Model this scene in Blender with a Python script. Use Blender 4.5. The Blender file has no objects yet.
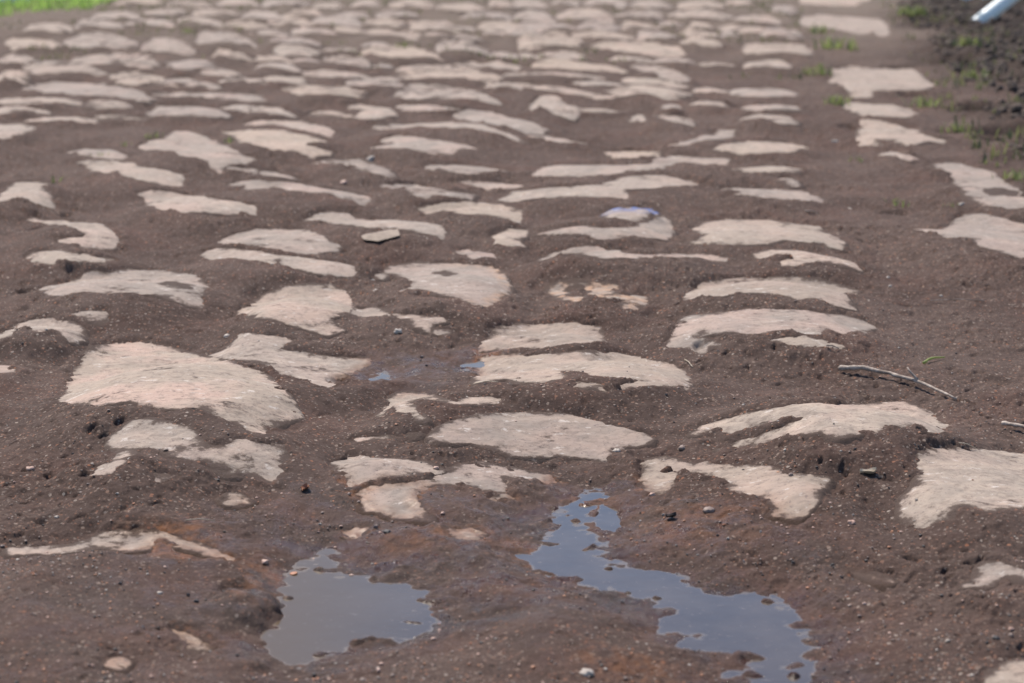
import bpy, math, random
import numpy as np
from mathutils import Vector

SC = bpy.context.scene
COL = SC.collection
R = math.radians
random.seed(7)
rng = np.random.default_rng(11)

# ------------------------------------------------------------------ camera
FPX = 1991.0                     # focal length in pixels of a 1024 px wide frame (70 mm)
HORIZON = -110.0
TH = math.atan((341.5 - HORIZON) / FPX)
CAM_H = 0.675
cam_d = bpy.data.cameras.new('camera')
cam = bpy.data.objects.new('camera', cam_d)
COL.objects.link(cam)
cam.location = (0, 0, CAM_H)
cam.rotation_euler = (math.pi / 2 - TH, 0, 0)
cam_d.sensor_width = 36
cam_d.lens = 36 * FPX / 1024
cam_d.clip_end = 3000
cam_d.clip_start = 0.05
cam_d.dof.use_dof = True
cam_d.dof.focus_distance = 2.5
cam_d.dof.aperture_fstop = 7.2
SC.camera = cam

# ------------------------------------------------------------------ world, sun, exposure
SUN_EL, SUN_AZ = 54.0, -28.0      # azimuth measured from +Y (away from the camera), negative = left
world = bpy.data.worlds.new("World")
SC.world = world
world.use_nodes = True
wn, wl = world.node_tree.nodes, world.node_tree.links
bg = wn['Background']
sky = wn.new('ShaderNodeTexSky')
sky.sky_type = 'NISHITA'
sky.sun_disc = False
sky.sun_elevation = R(SUN_EL)
sky.sun_rotation = R(SUN_AZ)
sky.air_density = 1.0
sky.dust_density = 0.2
sky.ozone_density = 3.0
wl.new(sky.outputs[0], bg.inputs[0])
bg.inputs[1].default_value = 0.115
sd_ = bpy.data.lights.new('sun', 'SUN')
sd_.energy = 4.8
sd_.angle = R(0.6)
sd_.color = (1.0, 0.91, 0.81)
sun = bpy.data.objects.new('sun', sd_)
COL.objects.link(sun)
sv = Vector((math.sin(R(SUN_AZ)) * math.cos(R(SUN_EL)), math.cos(R(SUN_AZ)) * math.cos(R(SUN_EL)), math.sin(R(SUN_EL))))
sun.rotation_euler = sv.to_track_quat('Z', 'Y').to_euler()
SC.view_settings.view_transform = 'Standard'
SC.view_settings.look = 'None'
SC.view_settings.gamma = 1
SC.view_settings.use_curve_mapping = False
SC.view_settings.exposure = 0.36

# ------------------------------------------------------------------ numpy helpers
def rays(px, py):
    u = (np.asarray(px, float) - 512) / FPX
    v = (341.5 - np.asarray(py, float)) / FPX
    return np.stack([u, math.cos(TH) + v * math.sin(TH), -math.sin(TH) + v * math.cos(TH)], -1)

def at(px, py, z=0.0):
    """ground point seen at a place of the photograph, on the level z"""
    d = rays(px, py)
    t = (z - CAM_H) / d[..., 2]
    return np.stack([d[..., 0] * t, d[..., 1] * t], -1)

def _hash(ix, iy, seed):
    n = (ix.astype(np.int64) * 374761393 + iy.astype(np.int64) * 668265263 + seed * 974634777) & 0xFFFFFFFF
    n = ((n ^ (n >> 13)) * 1274126177) & 0xFFFFFFFF
    n = n ^ (n >> 16)
    return (n & 0xFFFFFF) / float(0xFFFFFF) * 2 - 1

def vnoise(x, y, s, seed=0):
    """value noise, feature size s metres, -1..1"""
    x = x / s + 1000.3 + seed * 17.1
    y = y / s + 1000.7 + seed * 9.7
    x, y = x * 0.8 - y * 0.6, x * 0.6 + y * 0.8
    ix, iy = np.floor(x), np.floor(y)
    fx, fy = x - ix, y - iy
    fx = fx * fx * (3 - 2 * fx); fy = fy * fy * (3 - 2 * fy)
    a = _hash(ix, iy, seed); b = _hash(ix + 1, iy, seed)
    c = _hash(ix, iy + 1, seed); d = _hash(ix + 1, iy + 1, seed)
    return (a * (1 - fx) + b * fx) * (1 - fy) + (c * (1 - fx) + d * fx) * fy

def fbm(x, y, s, seed=0, n=3, gain=0.5):
    r = 0; a = 1; t = 0
    for k in range(n):
        r = r + a * vnoise(x, y, s / 2 ** k, seed + k * 7)
        t += a; a *= gain
    return r / t

def sstep(a, b, x):
    t = np.clip((x - a) / (b - a), 0, 1)
    return t * t * (3 - 2 * t)

def poly_sd(X, Y, poly):
    """signed distance in metres, positive inside"""
    n = len(poly)
    d2 = np.full(X.shape, 1e9)
    ins = np.zeros(X.shape, bool)
    for i in range(n):
        ax, ay = poly[i]; bx, by = poly[(i + 1) % n]
        ex, ey = bx - ax, by - ay
        L = ex * ex + ey * ey + 1e-12
        t = np.clip(((X - ax) * ex + (Y - ay) * ey) / L, 0, 1)
        dx, dy = X - ax - t * ex, Y - ay - t * ey
        np.minimum(d2, dx * dx + dy * dy, out=d2)
        if ay != by:
            c = (ay > Y) != (by > Y)
            ins ^= c & (X < (bx - ax) * (Y - ay) / (by - ay) + ax)
    d = np.sqrt(d2)
    return np.where(ins, d, -d)

def sd_union(X, Y, polys, margin=0.10, base=-9.0):
    out = np.full(X.shape, base)
    for p in polys:
        x0, y0 = p.min(0) - margin; x1, y1 = p.max(0) + margin
        m = (X > x0) & (X < x1) & (Y > y0) & (Y < y1)
        if m.any():
            idx = np.nonzero(m)
            out[idx] = np.maximum(out[idx], poly_sd(X[idx], Y[idx], p))
    return np.maximum(out, -margin)

# ------------------------------------------------------------------ the stones, traced near to far
# (label, [outlines of the bare stone], options)
S = []
def st(label, *polys, **kw):
    S.append(dict(label=label, polys=[list(zip(p[::2], p[1::2])) for p in polys], **kw))

st("big domed pinkish boulder at left, the largest bare stone of the road",
   [61,401,70,380,75,367,85,355,100,347,120,343,135,341,155,344,180,350,200,357,225,360,245,367,262,373,275,382,288,395,298,415,283,421,271,425,266,435,256,435,250,431,237,425,215,415,200,408,170,408,150,402,130,399,105,404,82,405], body=(180,395,122,48), amp=.036, pink=1)
st("pale slab with a pointed right end tucked behind the big domed boulder",
   [211,355,225,350,240,335,256,334,276,336,293,341,281,346,288,350,306,351,333,357,371,359,373,364,356,370,338,382,331,389,311,382,281,375,268,366,256,362,222,357], amp=.022)
st("mud smeared stone directly in front of the big domed boulder",
   [132,422,150,420,185,426,197,435,207,444,225,447,232,441,245,439,256,443,281,446,293,456,278,465,284,472,271,482,256,475,225,475,212,470,205,461,190,460,175,457,165,450,150,447,135,450,125,462,110,475,95,474,100,467,112,462,117,450,112,436],
   [155,473,165,472,176,480,158,481], body=(195,458,110,40), film=.75, amp=.026)
st("tiny bare tip of stone between the smeared stone and the low crest at left",
   [225,500,231,495,240,496,249,502,240,505,227,504], amp=.008)
st("low mud covered hump at bottom left with only its crest bare",
   [11,550,25,549,50,548,72,546,90,541,105,534,120,531,140,530,157,530,175,534,195,542,212,550,232,558,232,560,212,555,190,549,175,545,165,539,157,538,150,546,137,551,125,552,110,548,95,548,87,551,60,553,30,554,12,554], body=(150,575,125,46), amp=.036)
st("blurred bare patch of a sunken stone left of the near puddle",
   [172,629,185,631,200,638,217,649,207,655,195,657,182,648,187,642], film=.8, amp=.012, body=(190,650,60,30))
st("tiny bare spot in the mud at the very bottom left",
   [108,664,118,658,126,661,118,668], film=.6, amp=.004)
st("smooth almond shaped pale stone in the centre, behind the blue puddle",
   [433,436,441,429,456,422,481,416,512,414,537,414,567,416,597,422,619,427,642,434,650,439,644,444,619,445,608,445,604,450,603,459,594,457,572,454,542,455,530,455,512,454,501,450,481,445,471,441,453,442,441,440], amp=.026, clean=1, body=(542,440,112,30))
st("narrow pale stone with a rounded left end behind the forked one, centre left",
   [331,464,337,459,356,457,381,459,406,460,418,462,431,465,441,471,430,474,416,472,406,476,381,479,363,483,351,487,347,484,345,475,336,471], amp=.016, body=(388,472,60,17))
st("forked pale stone between the two puddles, curling round a mud hollow",
   [358,495,363,490,376,486,396,484,418,482,436,481,436,477,446,472,463,466,481,464,506,467,532,474,557,479,558,482,544,484,534,479,517,477,501,477,506,486,501,492,481,490,468,486,456,486,431,486,421,492,416,500,421,506,428,515,432,521,418,519,401,519,388,516,383,511,368,510,363,505],
   [491,500,506,496,511,499,501,502], [451,529,471,529,486,534,481,540,456,540], body=(455,500,100,40), amp=.026, stain=1)
st("small orange rimmed bare spot above the left puddle",
   [342,531,356,527,371,527,368,532,356,537,345,536], amp=.008, stain=1)
st("hook shaped stone crest just behind the almond shaped stone",
   [377,415,383,410,393,397,401,393,411,392,431,396,456,401,471,397,501,399,498,402,476,404,456,404,431,400,416,400,411,402,416,410,423,416,425,420,418,420,411,414,396,412,393,406,381,417], amp=.02, body=(440,412,66,20))
st("thin bare sliver of stone left of the almond shaped stone",
   [357,439,386,437,416,435,406,437,381,440,358,442], amp=.006)
st("stone with two bare patches round a mud tongue, right of the blue puddle",
   [643,466,650,460,664,458,688,464,690,469,672,471,678,478,670,489,659,496,646,492,641,480],
   [684,469,705,463,732,465,768,469,788,475,805,477,825,479,815,490,814,502,805,512,798,518,783,515,775,515,780,506,768,498,744,494,729,490,732,482,717,476,699,475], body=(738,495,98,34), amp=.03)
st("large squarish pale slab cut by the right edge, below the twigs",
   [918,456,928,450,958,449,988,451,1024,455,1050,462,1056,485,1040,508,1024,507,1003,510,988,512,968,507,955,510,953,519,938,521,923,529,915,527,913,520,904,515,904,497,918,485,923,472,919,465], amp=.02)
st("long split stone in front of the forked twig, mud eating its lower edge",
   [692,434,702,425,717,421,737,415,768,409,793,404,818,402,843,403,868,404,903,400,913,405,928,412,940,420,948,425,943,429,950,435,938,435,928,434,923,426,913,424,903,429,893,427,885,425,878,434,868,430,853,434,835,437,823,430,805,432,783,436,768,441,752,446,719,449,737,441,757,437,768,431,783,425,805,419,805,416,783,420,768,422,747,427,732,432,712,430,697,434], body=(828,430,125,32), amp=.032)
st("pale bare corner of a buried stone at the lower right edge",
   [968,585,980,577,985,563,998,564,1008,568,1024,572,1046,574,1046,585,1030,583,1018,579,1008,574,993,580,990,585], amp=.02)
st("pale stone cut off by the bottom right corner",
   [985,683,990,673,1008,663,1024,659,1060,660,1075,690,1050,705,990,705], amp=.02, film=.3)
st("tiny bare sliver in open mud, right of the blue puddle",
   [850,569,866,573,875,575,890,583,880,583,868,578,852,572], film=.5, amp=.006)

st("wide grey stone at far left with a mud stripe across its right half",
   [39,290,50,286,80,280,86,275,105,272,135,270,160,271,192,275,200,280,209,287,202,296,204,305,200,308,185,304,170,299,155,294,135,294,110,294,85,292,62,296,50,295], smudge=[[160,284,175,282,190,285,188,289,170,288]])
st("thin ragged stone near the left edge with two left prongs",
   [26,257,32,252,50,250,77,252,100,256,115,260,97,264,80,262,57,260,54,265,32,262])
st("stone curled like a comma near the left edge, upper left of the wide grey one",
   [27,221,32,217,45,220,60,220,72,222,100,224,112,230,120,240,115,247,107,250,82,246,57,242,55,239,82,237,86,234,75,229,60,226,40,223])
st("humped greyish stone cut by the left edge behind the big boulder",
   [-14,342,0,335,15,325,30,320,52,319,72,324,82,330,82,339,70,340,62,332,50,329,40,333,25,329,15,332,10,337,0,339], amp=.024)
st("small flat chip shaped stone right beside the humped one at left",
   [67,314,82,311,105,311,108,322,100,324,92,321,80,317], amp=.01)
st("sliver of stone at the left edge below the humped one",
   [-12,365,0,365,12,366,20,365,12,370,15,374,0,374,-12,374], amp=.008)
st("rear of two stones lying edge to edge, left of centre, with a flat top",
   [210,244,225,239,235,234,256,229,271,229,306,229,316,232,326,240,338,245,340,247,337,250,326,251,313,254,281,250,256,247,225,244])
st("front of two stones lying edge to edge, left of centre, long and slanting",
   [201,255,212,249,232,248,256,251,286,256,331,261,351,265,356,272,348,276,338,275,313,272,283,266,278,260,273,265,256,260,250,261,225,259,215,261,205,258])
st("rounded pale stone with a pointed front, behind the slab by the big boulder",
   [240,311,250,305,268,294,293,286,313,284,331,286,345,292,350,300,352,307,351,312,338,316,326,317,333,324,342,330,328,335,311,330,293,325,276,320,256,317,240,315], amp=.026)
st("narrow tapering stone pointing right from the rounded pale stone",
   [356,309,368,308,388,312,411,316,441,319,445,322,431,324,427,330,416,327,408,320,386,317,361,318,353,315], [436,331,448,331,450,334,437,334], amp=.014)
st("broad pale stone left of centre with an orange right rim",
   [378,276,391,267,406,264,421,261,431,264,463,264,493,267,501,272,506,280,511,289,506,297,496,302,485,308,471,305,461,299,441,295,428,290,416,289,401,292,411,287,413,282,401,277,391,274,381,279], smudge=[[436,272,445,271,453,274,448,276,438,275]], amp=.026, orange=1)
st("small flat bare streak just behind the broad orange rimmed stone",
   [456,251,468,249,493,254,498,259,481,257,473,260,466,255], amp=.008)
st("flat rectangular stone in the centre, rear of a close pair",
   [478,352,483,342,493,329,501,325,512,325,549,324,587,324,602,327,604,342,594,343,579,344,557,347,539,349,532,348,512,349,496,351], amp=.016)
st("long stone sloping to a rounded right end in the centre, front of a close pair",
   [476,367,481,359,493,355,512,355,537,355,562,354,579,352,607,352,624,354,647,360,672,364,684,371,691,380,687,391,682,387,662,386,637,387,619,390,616,386,627,384,642,380,619,379,594,376,579,372,562,371,562,379,547,383,527,382,512,379,496,380,481,382,475,384,478,372],
   [562,387,574,382,594,383,606,386,604,391,587,389], body=(582,377,108,26), amp=.026)
st("thin pale crest like a drawn out wave above the reddish stone",
   [539,260,552,254,572,249,589,246,607,249,622,253,637,254,687,254,712,255,727,259,726,262,712,260,687,258,637,258,619,258,607,259,597,257,582,255,574,252,557,255,542,261], body=(625,262,92,14), amp=.024)
st("rusty red patchy stone in the centre with a ring of bare rock",
   [549,286,562,281,577,280,592,283,617,286,614,294,629,296,644,297,649,305,637,312,622,309,619,305,629,300,609,300,589,297,577,302,557,299,549,294], holes=[[569,289,578,287,588,291,585,297,571,295]], rust=1, amp=.016, film=.35)
st("long half moon shaped stone on the right, behind the ragged one",
   [682,300,689,291,702,284,724,279,768,277,798,277,818,280,838,285,858,291,843,294,853,305,854,309,835,306,820,299,800,299,785,294,768,292,737,292,722,296,702,297,687,301], body=(770,298,92,22), amp=.026)
st("ragged wide stone on the right with an undercut left lip",
   [664,346,672,340,677,327,684,317,702,315,727,312,744,310,768,309,805,310,825,314,848,316,865,321,875,327,865,330,868,336,853,331,843,335,825,327,820,334,805,334,793,331,768,332,749,333,732,332,707,334,694,336,702,341,722,344,719,347,708,347,706,354,697,352,689,347,672,348], body=(770,330,105,22), amp=.024)
st("low sliver of stone directly in front of the ragged wide stone",
   [768,341,783,337,805,336,823,341,843,346,840,349,813,346,788,344], amp=.01)
st("whitish flat topped stone on the right with a ribbed face",
   [687,242,699,241,704,236,694,229,707,222,729,220,768,220,793,224,818,227,833,236,843,242,842,250,830,247,825,242,805,242,783,240,768,244,737,246,712,245], amp=.022)
st("thin curved stone in front of the ribbed whitish one",
   [754,255,768,250,788,249,818,254,840,259,855,264,862,271,853,268,835,264,815,262,795,266,783,266,780,262,795,257,768,259,759,259], amp=.018)
st("kerb side stone with a long left tongue, cut by the right edge",
   [912,229,928,229,943,230,953,219,965,214,983,213,1003,219,1024,222,1050,230,1052,262,1024,259,1008,254,993,250,978,245,975,240,968,237,948,239,940,235,918,232], amp=.02)
st("kerb side stone cut by the right edge below the weedy verge, mud inside it",
   [933,164,953,162,968,166,993,172,1000,179,1024,190,1058,203,1060,215,1024,209,1008,209,993,206,973,201,965,192,953,182,952,174,938,171], smudge=[[985,189,1000,188,1018,192,1016,196,990,195]], amp=.02)

st("arched grey stone with a split front, upper left", 
   [137,147,150,141,165,139,175,131,190,132,205,136,225,146,240,154,255,159,250,163,235,164,225,166,220,174,210,167,207,161,197,157,180,157,167,152,160,149,147,151], [228,167,256,169,258,173,228,171], amp=.026)
st("short pale bar of stone left of the arched grey one, with a green sprig",
   [67,152,87,149,112,150,127,156,125,160,107,159,92,157], amp=.014)
st("slanting stone with a notched underside, lower left of the arched grey one",
   [75,164,87,160,120,161,137,166,162,170,182,175,184,180,180,187,160,185,140,180,122,176,117,170,107,174,90,171,87,166])
st("long flat pale stone tapering to the right, below the arched grey one",
   [135,194,150,190,170,192,205,197,235,201,256,206,258,216,245,213,225,214,200,212,177,214,160,209,147,205,145,198])
st("arrow shaped stone at the left edge, above the comma shaped one",
   [-10,203,0,196,10,186,20,182,40,182,55,185,40,187,52,197,55,209,42,206,22,199,0,201])
st("blunt stone end poking in from the left edge",
   [-18,124,0,124,25,125,37,130,22,134,10,139,-18,139])
st("thin arched stone, rear of an overlapping pair right of the arched grey one",
   [240,124,256,121,301,121,321,126,335,132,330,138,320,134,301,130,281,126,256,125])
st("wide notched stone, front of an overlapping pair right of the arched grey one",
   [220,132,240,131,256,130,281,130,306,135,326,141,321,143,306,145,313,147,331,152,328,156,313,157,293,151,273,151,256,146,240,143,235,136])
st("brownish rounded crest fading down to the right, upper left of centre",
   [311,164,328,159,356,159,373,163,388,169,400,179,391,179,373,174,361,171,348,166,328,164], film=.4)
st("long thin stone with a drooping right tip, left of centre",
   [227,185,240,181,256,180,293,182,321,188,348,192,371,197,371,201,363,206,353,201,338,199,326,193,301,191,281,189,256,190,242,191,245,186])
st("hair thin stone edge just behind the long drooping one",
   [252,171,278,172,298,179,293,180,271,176,252,174], amp=.012)
st("slim stone with a hooked right end behind the loose rock flake",
   [305,221,315,214,331,212,348,214,356,219,368,220,396,220,426,223,441,226,447,231,442,240,436,235,411,231,401,229,381,230,361,226,343,224,328,222])
st("pale leaf shaped stone with a thin upper prong, upper middle",
   [368,149,381,146,396,143,378,141,396,136,416,137,441,141,461,144,478,149,461,149,451,156,431,155,411,149,391,148])
st("long low ridge of stone bending down to the right, upper middle",
   [371,128,376,125,411,124,446,122,481,124,500,131,512,134,528,143,512,140,490,133,466,128,440,128,411,129,380,130])
st("sloping oval stone, upper middle, above the low bending ridge",
   [448,115,468,109,493,112,512,118,532,122,549,130,542,134,527,134,512,128,486,123,473,122,456,118])
st("thin tail of stone trailing right from the sloping oval one",
   [527,135,549,136,567,140,587,144,562,143,542,140], amp=.01)
st("flat narrow stone in the middle, one row behind the two thin overlapping ones",
   [422,169,431,165,456,165,481,167,508,171,491,173,466,174,446,171,431,170])
st("flat stone tapering both ways below the flat narrow one, middle",
   [376,187,393,184,416,185,446,191,476,195,471,199,451,197,436,195,426,199,411,195,396,190])
st("thin streak of stone right of the stone tapering both ways",
   [451,184,468,181,486,182,512,184,530,186,512,189,493,189,473,187], amp=.012)
st("low greyish stone with a sagging middle, in the middle of the road",
   [417,207,436,204,471,202,506,205,522,210,522,224,512,222,506,220,486,215,461,214,441,211,431,214])
st("small notched stone left of the long wavy one, middle of the road",
   [492,236,501,231,512,229,527,230,525,236,519,240,526,247,512,247,496,245], amp=.014)
st("long wavy stone rising to its right end, middle of the road",
   [536,235,562,229,587,226,612,228,637,227,652,221,662,216,669,220,672,227,673,235,667,240,647,237,629,237,617,239,597,239,589,235,572,234,552,233])
st("small stone with a smear of blue paint on its top",
   [602,215,612,209,632,208,652,209,657,214,644,219,637,222,622,219,608,219], blue=1)
st("long stone with a raised right arm, upper right of centre",
   [531,176,539,169,552,165,587,165,617,165,647,164,654,159,672,156,697,157,732,159,727,166,707,166,687,163,667,166,664,171,637,171,612,174,594,176,577,177,557,176])
st("small flat stone resting above the raised arm of the long one",
   [604,152,624,151,662,151,654,156,637,158,612,157], amp=.012)
st("long low stone peaking at its middle, with a pink spot",
   [500,200,512,192,537,189,562,187,599,185,619,179,642,175,662,175,682,180,707,185,687,186,652,188,624,190,629,195,627,199,607,197,574,197,544,198,512,202])
st("clean bar shaped stone in the right hand column, below the thin diagonal one",
   [712,150,727,144,747,141,768,142,793,144,808,149,795,153,768,153,737,153])
st("thin diagonal stone rising to a knob on the right",
   [654,147,687,141,709,135,719,130,734,130,732,138,722,140,707,140,687,145], amp=.016)
st("long thin stone with a drooping right end in the right hand column",
   [712,189,737,188,768,189,783,190,808,192,823,199,824,204,813,201,793,200,768,198,737,194])
st("thin short strip of stone in the right hand column, above the small hook",
   [732,169,768,166,788,167,803,169,800,173,778,172,745,172], amp=.012)
st("small hook of stone near the right end of the right hand column",
   [778,181,785,178,795,180,802,186,793,187,788,183], amp=.01)
st("upper half of a broken kerb stone near the verge",
   [843,106,850,102,873,104,893,105,913,110,922,115,903,118,875,116,863,117])
st("lower forked half of a broken kerb stone near the verge",
   [857,119,878,120,908,129,918,132,938,139,947,141,943,144,930,141,920,144,908,145,893,142,873,139,885,146,868,147,855,146,857,135,860,127])
st("small oval stone below the forked kerb stone",
   [879,155,890,151,908,155,918,159,910,161,893,157], amp=.014)
st("large flat kerb slab beside the verge with a black gap behind it",
   [829,82,834,75,830,68,853,66,873,69,908,68,918,72,923,77,938,86,928,89,908,90,873,91,872,98,855,98,850,95,845,87], amp=.016)
st("flat blurred kerb stone near the top right, grass at its front",
   [798,22,802,17,818,14,843,16,880,19,889,26,890,35,880,37,873,31,863,35,848,32,828,28,813,30,803,27], amp=.016)
st("kerb stone cut by the top edge, farthest of the kerb stones",
   [795,-9,800,4,830,6,855,6,870,1,872,-9], amp=.012)
st("blocky stone with a sloping right shoulder, upper middle",
   [527,110,532,104,542,95,557,96,567,105,580,114,574,121,554,114,539,107,532,112], amp=.02)
st("little arch of stone with a dark gap under it, upper right of centre",
   [629,122,631,117,637,114,644,115,645,122,640,122,638,118,634,122], amp=.014)
st("nose shaped pale stone with a rounded right lobe, upper left of centre",
   [345,106,360,104,380,107,392,110,398,115,392,117,385,116,378,119,362,119,352,118,360,113,348,109], amp=.02)

# far rows: (centre x, centre y, width, height, drop to the right)
FAR = [
 [(140,3,46,4,0),(188,5,40,4,1),(238,4,40,4,0),(284,4,44,5,0),(328,6,30,4,0),(366,6,26,6,1),(412,6,44,5,1),(458,8,46,5,1),(500,6,26,5,1),(530,5,32,6,1),(566,3,28,4,0),(604,4,42,6,1),(650,6,40,5,1),(698,6,44,5,0),(738,4,26,4,0),(784,9,26,5,1)],
 [(114,17,46,6,1),(166,13,40,5,0),(215,14,46,5,1),(262,16,38,5,1),(306,14,36,4,1),(352,16,34,4,1),(398,16,42,5,1),(432,28,48,6,1),(486,17,50,5,2),(532,19,40,9,1),(584,17,54,9,2),(640,15,46,5,1),(700,16,56,6,2),(756,21,48,5,1)],
 [(48,28,44,6,0),(100,25,46,6,1),(152,24,44,5,2),(200,23,46,5,3),(246,25,38,5,2),(290,24,42,7,1),(336,21,46,7,1),(384,24,40,5,2),(500,28,44,6,2),(547,28,54,6,1),(597,29,40,6,0),(638,26,34,6,1),(700,27,26,5,0),(782,34,40,7,2)],
 [(34,45,50,8,0),(100,44,66,9,1),(168,48,50,9,3),(226,42,58,8,7),(268,33,36,4,2),(311,32,42,4,1),(392,34,54,6,6),(467,38,28,5,1),(522,32,30,5,4),(551,43,60,12,0),(604,37,56,5,4),(655,35,36,5,2),(701,35,36,4,1),(757,33,34,5,1)],
 [(14,60,34,8,0),(115,61,86,11,2),(190,66,46,8,3),(232,56,36,6,5),(293,43,50,5,4),(296,52,42,7,1),(375,46,26,4,1),(405,54,72,7,9),(462,50,54,8,7),(503,56,28,4,2),(562,57,48,5,2),(637,49,84,8,7),(703,43,38,5,4),(774,49,66,8,3)],
 [(14,80,36,9,2),(66,71,76,10,7),(139,80,52,11,3),(182,82,32,6,1),(220,74,36,5,2),(272,60,38,4,3),(346,62,48,7,5),(384,67,20,4,0),(490,66,60,5,5),(578,66,84,8,8),(632,60,44,4,2),(674,61,40,4,3),(765,66,46,6,0)],
 [(88,91,118,9,8),(200,86,34,5,2),(242,81,44,5,2),(276,68,42,5,1),(336,76,68,6,6),(452,77,96,11,8),(550,76,92,4,3),(660,73,54,8,14),(600,84,44,4,2)],
 [(36,102,80,7,2),(110,106,46,6,3),(206,96,104,5,4),(281,81,52,5,1),(326,91,80,8,6),(380,86,56,7,7),(446,96,94,12,7),(503,87,36,4,2),(562,91,104,5,14),(657,84,62,6,7),(645,94,76,9,4),(762,93,64,6,1)],
 [(24,112,54,5,2),(188,113,74,9,3),(60,120,66,4,1),(240,109,36,4,2),(273,113,42,5,6),(332,114,38,4,3),(671,107,18,4,0),(708,105,36,4,1),(671,120,46,5,8),(772,108,54,4,1),(768,120,54,6,2)],
]
ORD = ['', 'first', 'second', 'third', 'fourth', 'fifth', 'sixth', 'seventh', 'eighth', 'ninth', 'tenth', 'eleventh', 'twelfth', 'thirteenth', 'fourteenth', 'fifteenth', 'sixteenth', 'seventeenth', 'eighteenth', 'nineteenth', 'twentieth'] + ['twenty-' + t for t in ('first', 'second', 'third', 'fourth', 'fifth', 'sixth', 'seventh', 'eighth', 'ninth')]
for ri, row in enumerate(FAR):
    row.sort()
    fill = []
    for q1, q2 in zip(row, row[1:]):       # low, half buried stones in the wider gaps of the course
        x0, x1 = q1[0] + q1[2] * .5, q2[0] - q2[2] * .5
        if x1 - x0 > 20:
            fr_ = random.Random(int(x0 * 13 + x1))
            k = 2 if x1 - x0 > 70 else 1
            for t in range(k):
                fill.append((x0 + (x1 - x0) * (t + .5) / k, (q1[1] + q2[1]) / 2 + fr_.uniform(-3, 3), min(60, (x1 - x0) / k * .8), fr_.uniform(2.2, 4.0), fr_.uniform(0, 3)))
    row += fill
    row.sort()
    for ci, (cx, cy, w, h, dr) in enumerate(row):
        w *= 1.1; h = (h * 1.2 + .8) * (1.18 if cy < 58 else 1.0)
        rr = random.Random(ri * 100 + ci)
        pts = []
        n = 20
        ph = rr.uniform(0, 6.28); arch = rr.uniform(.1, .5); tap = rr.uniform(-.45, .45); nt = rr.uniform(-.8, .8); nd = rr.choice([0, .5, .8])
        for k in range(n):
            a = 2 * math.pi * k / n
            ca, sa = math.cos(a), math.sin(a)
            e = 0.62
            x = math.copysign(abs(ca) ** e, ca) * w / 2 * (1 + .10 * math.sin(3 * a + ph) + rr.uniform(-.07, .07))
            y = math.copysign(abs(sa) ** .8, sa) * h / 2 * (1 + .14 * math.sin(2 * a + ph * 2) + rr.uniform(-.12, .12))
            y *= 1 + tap * 2 * x / w
            if y > 0: y *= 1 - nd * math.exp(-((2 * x / w - nt) / .3) ** 2)
            y += -arch * h * (1 - (2 * x / w) ** 2)
            pts += [cx + x, cy + y + h * .1 + dr * x / w]
        shp = 'wide' if w > 82 else 'small' if w < 40 else 'thin' if h <= 7 else 'thick' if h >= 12 else 'flat'
        ordl = ORD[ci + 1] + ' from left'
        if ci == len(row) - 1: ordl = 'last at right'
        rowl = 'topmost blurred row' if ri == 0 else ORD[ri + 1] + ' blurred row from the top'
        st(f"{shp} cobble, {ordl} in the {rowl}", pts, far=1,
           amp=.018 if h < 8 else .026, film=rr.uniform(.25, .72) if ri > 2 else rr.uniform(.4, .72))

POOLS = [dict(name='puddle', z=-.0175, label='', poly=[261,630,263,618,273,600,288,583,303,572,316,560,325,547,331,550,322,566,343,573,368,570,396,580,411,579,426,588,436,589,451,582,438,595,436,605,451,617,441,620,421,630,396,645,388,643,363,648,338,658,321,668,301,678,288,668,270,662,262,648]),
 dict(name='puddle', z=-.0175, poly=[594,490,587,494,567,504,539,515,545,526,538,537,532,547,528,556,536,570,562,583,587,588,619,592,637,598,647,603,637,609,667,614,677,623,682,635,697,645,724,650,737,663,732,678,737,698,760,715,808,712,808,663,800,635,793,618,773,600,752,598,724,594,687,583,662,572,632,568,619,563,607,550,602,535,597,520,598,507,599,497]),
 dict(name='puddle', z=-.008, shallow=1, poly=[366,384,372,368,385,361,398,362,396,370,388,382,376,388]),
 dict(name='puddle', z=-.008, shallow=1, poly=[456,374,462,361,474,358,476,366,466,378])]
for p in POOLS:
    q = np.array(p['poly'], float).reshape(-1, 2)
    if p.get('shallow'): q = q.mean(0) + (q - q.mean(0)) * (.40, .42)
    p['w'] = at(q[:, 0], q[:, 1], p['z'])

# ------------------------------------------------------------------ relief shared by mud and stones
bumps = []
for s in S:
    q = np.array([p for poly in s['polys'] for p in poly], float)
    if 'body' in s:
        bx, by, hw, hh = s['body']
    else:
        bx, by = (q[:, 0].min() + q[:, 0].max()) / 2, (q[:, 1].min() + q[:, 1].max()) / 2
        hw, hh = (q[:, 0].max() - q[:, 0].min()) / 2 * 1.05, (q[:, 1].max() - q[:, 1].min()) / 2 * 1.1
        by += hh * .25
    a = s.get('amp', .022) * 1.35
    c = at(bx, by, a * .7)
    e = at(bx + hw, by, a * .7)[0] - c[0]
    f = (at(bx, by - hh, a * .7)[1] - at(bx, by + hh, a * .7)[1]) / 2
    f = min(max(f, .075), .22)
    if a < .013: f = min(f, .07)
    bumps.append((c[0], c[1], max(e, .04), f, a, 0.0))
    s['c'] = c

EDGE_A, EDGE_B = at(893, 5), at(1006, 152)      # where the paving gives way to the verge
def edge_d(X, Y):
    n = np.array([EDGE_B[1] - EDGE_A[1], -(EDGE_B[0] - EDGE_A[0])]); n /= np.hypot(*n)
    d = (X - EDGE_A[0]) * n[0] + (Y - EDGE_A[1]) * n[1]
    return d if n[0] > 0 else -d
GR_A = at(128, 4)

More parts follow.
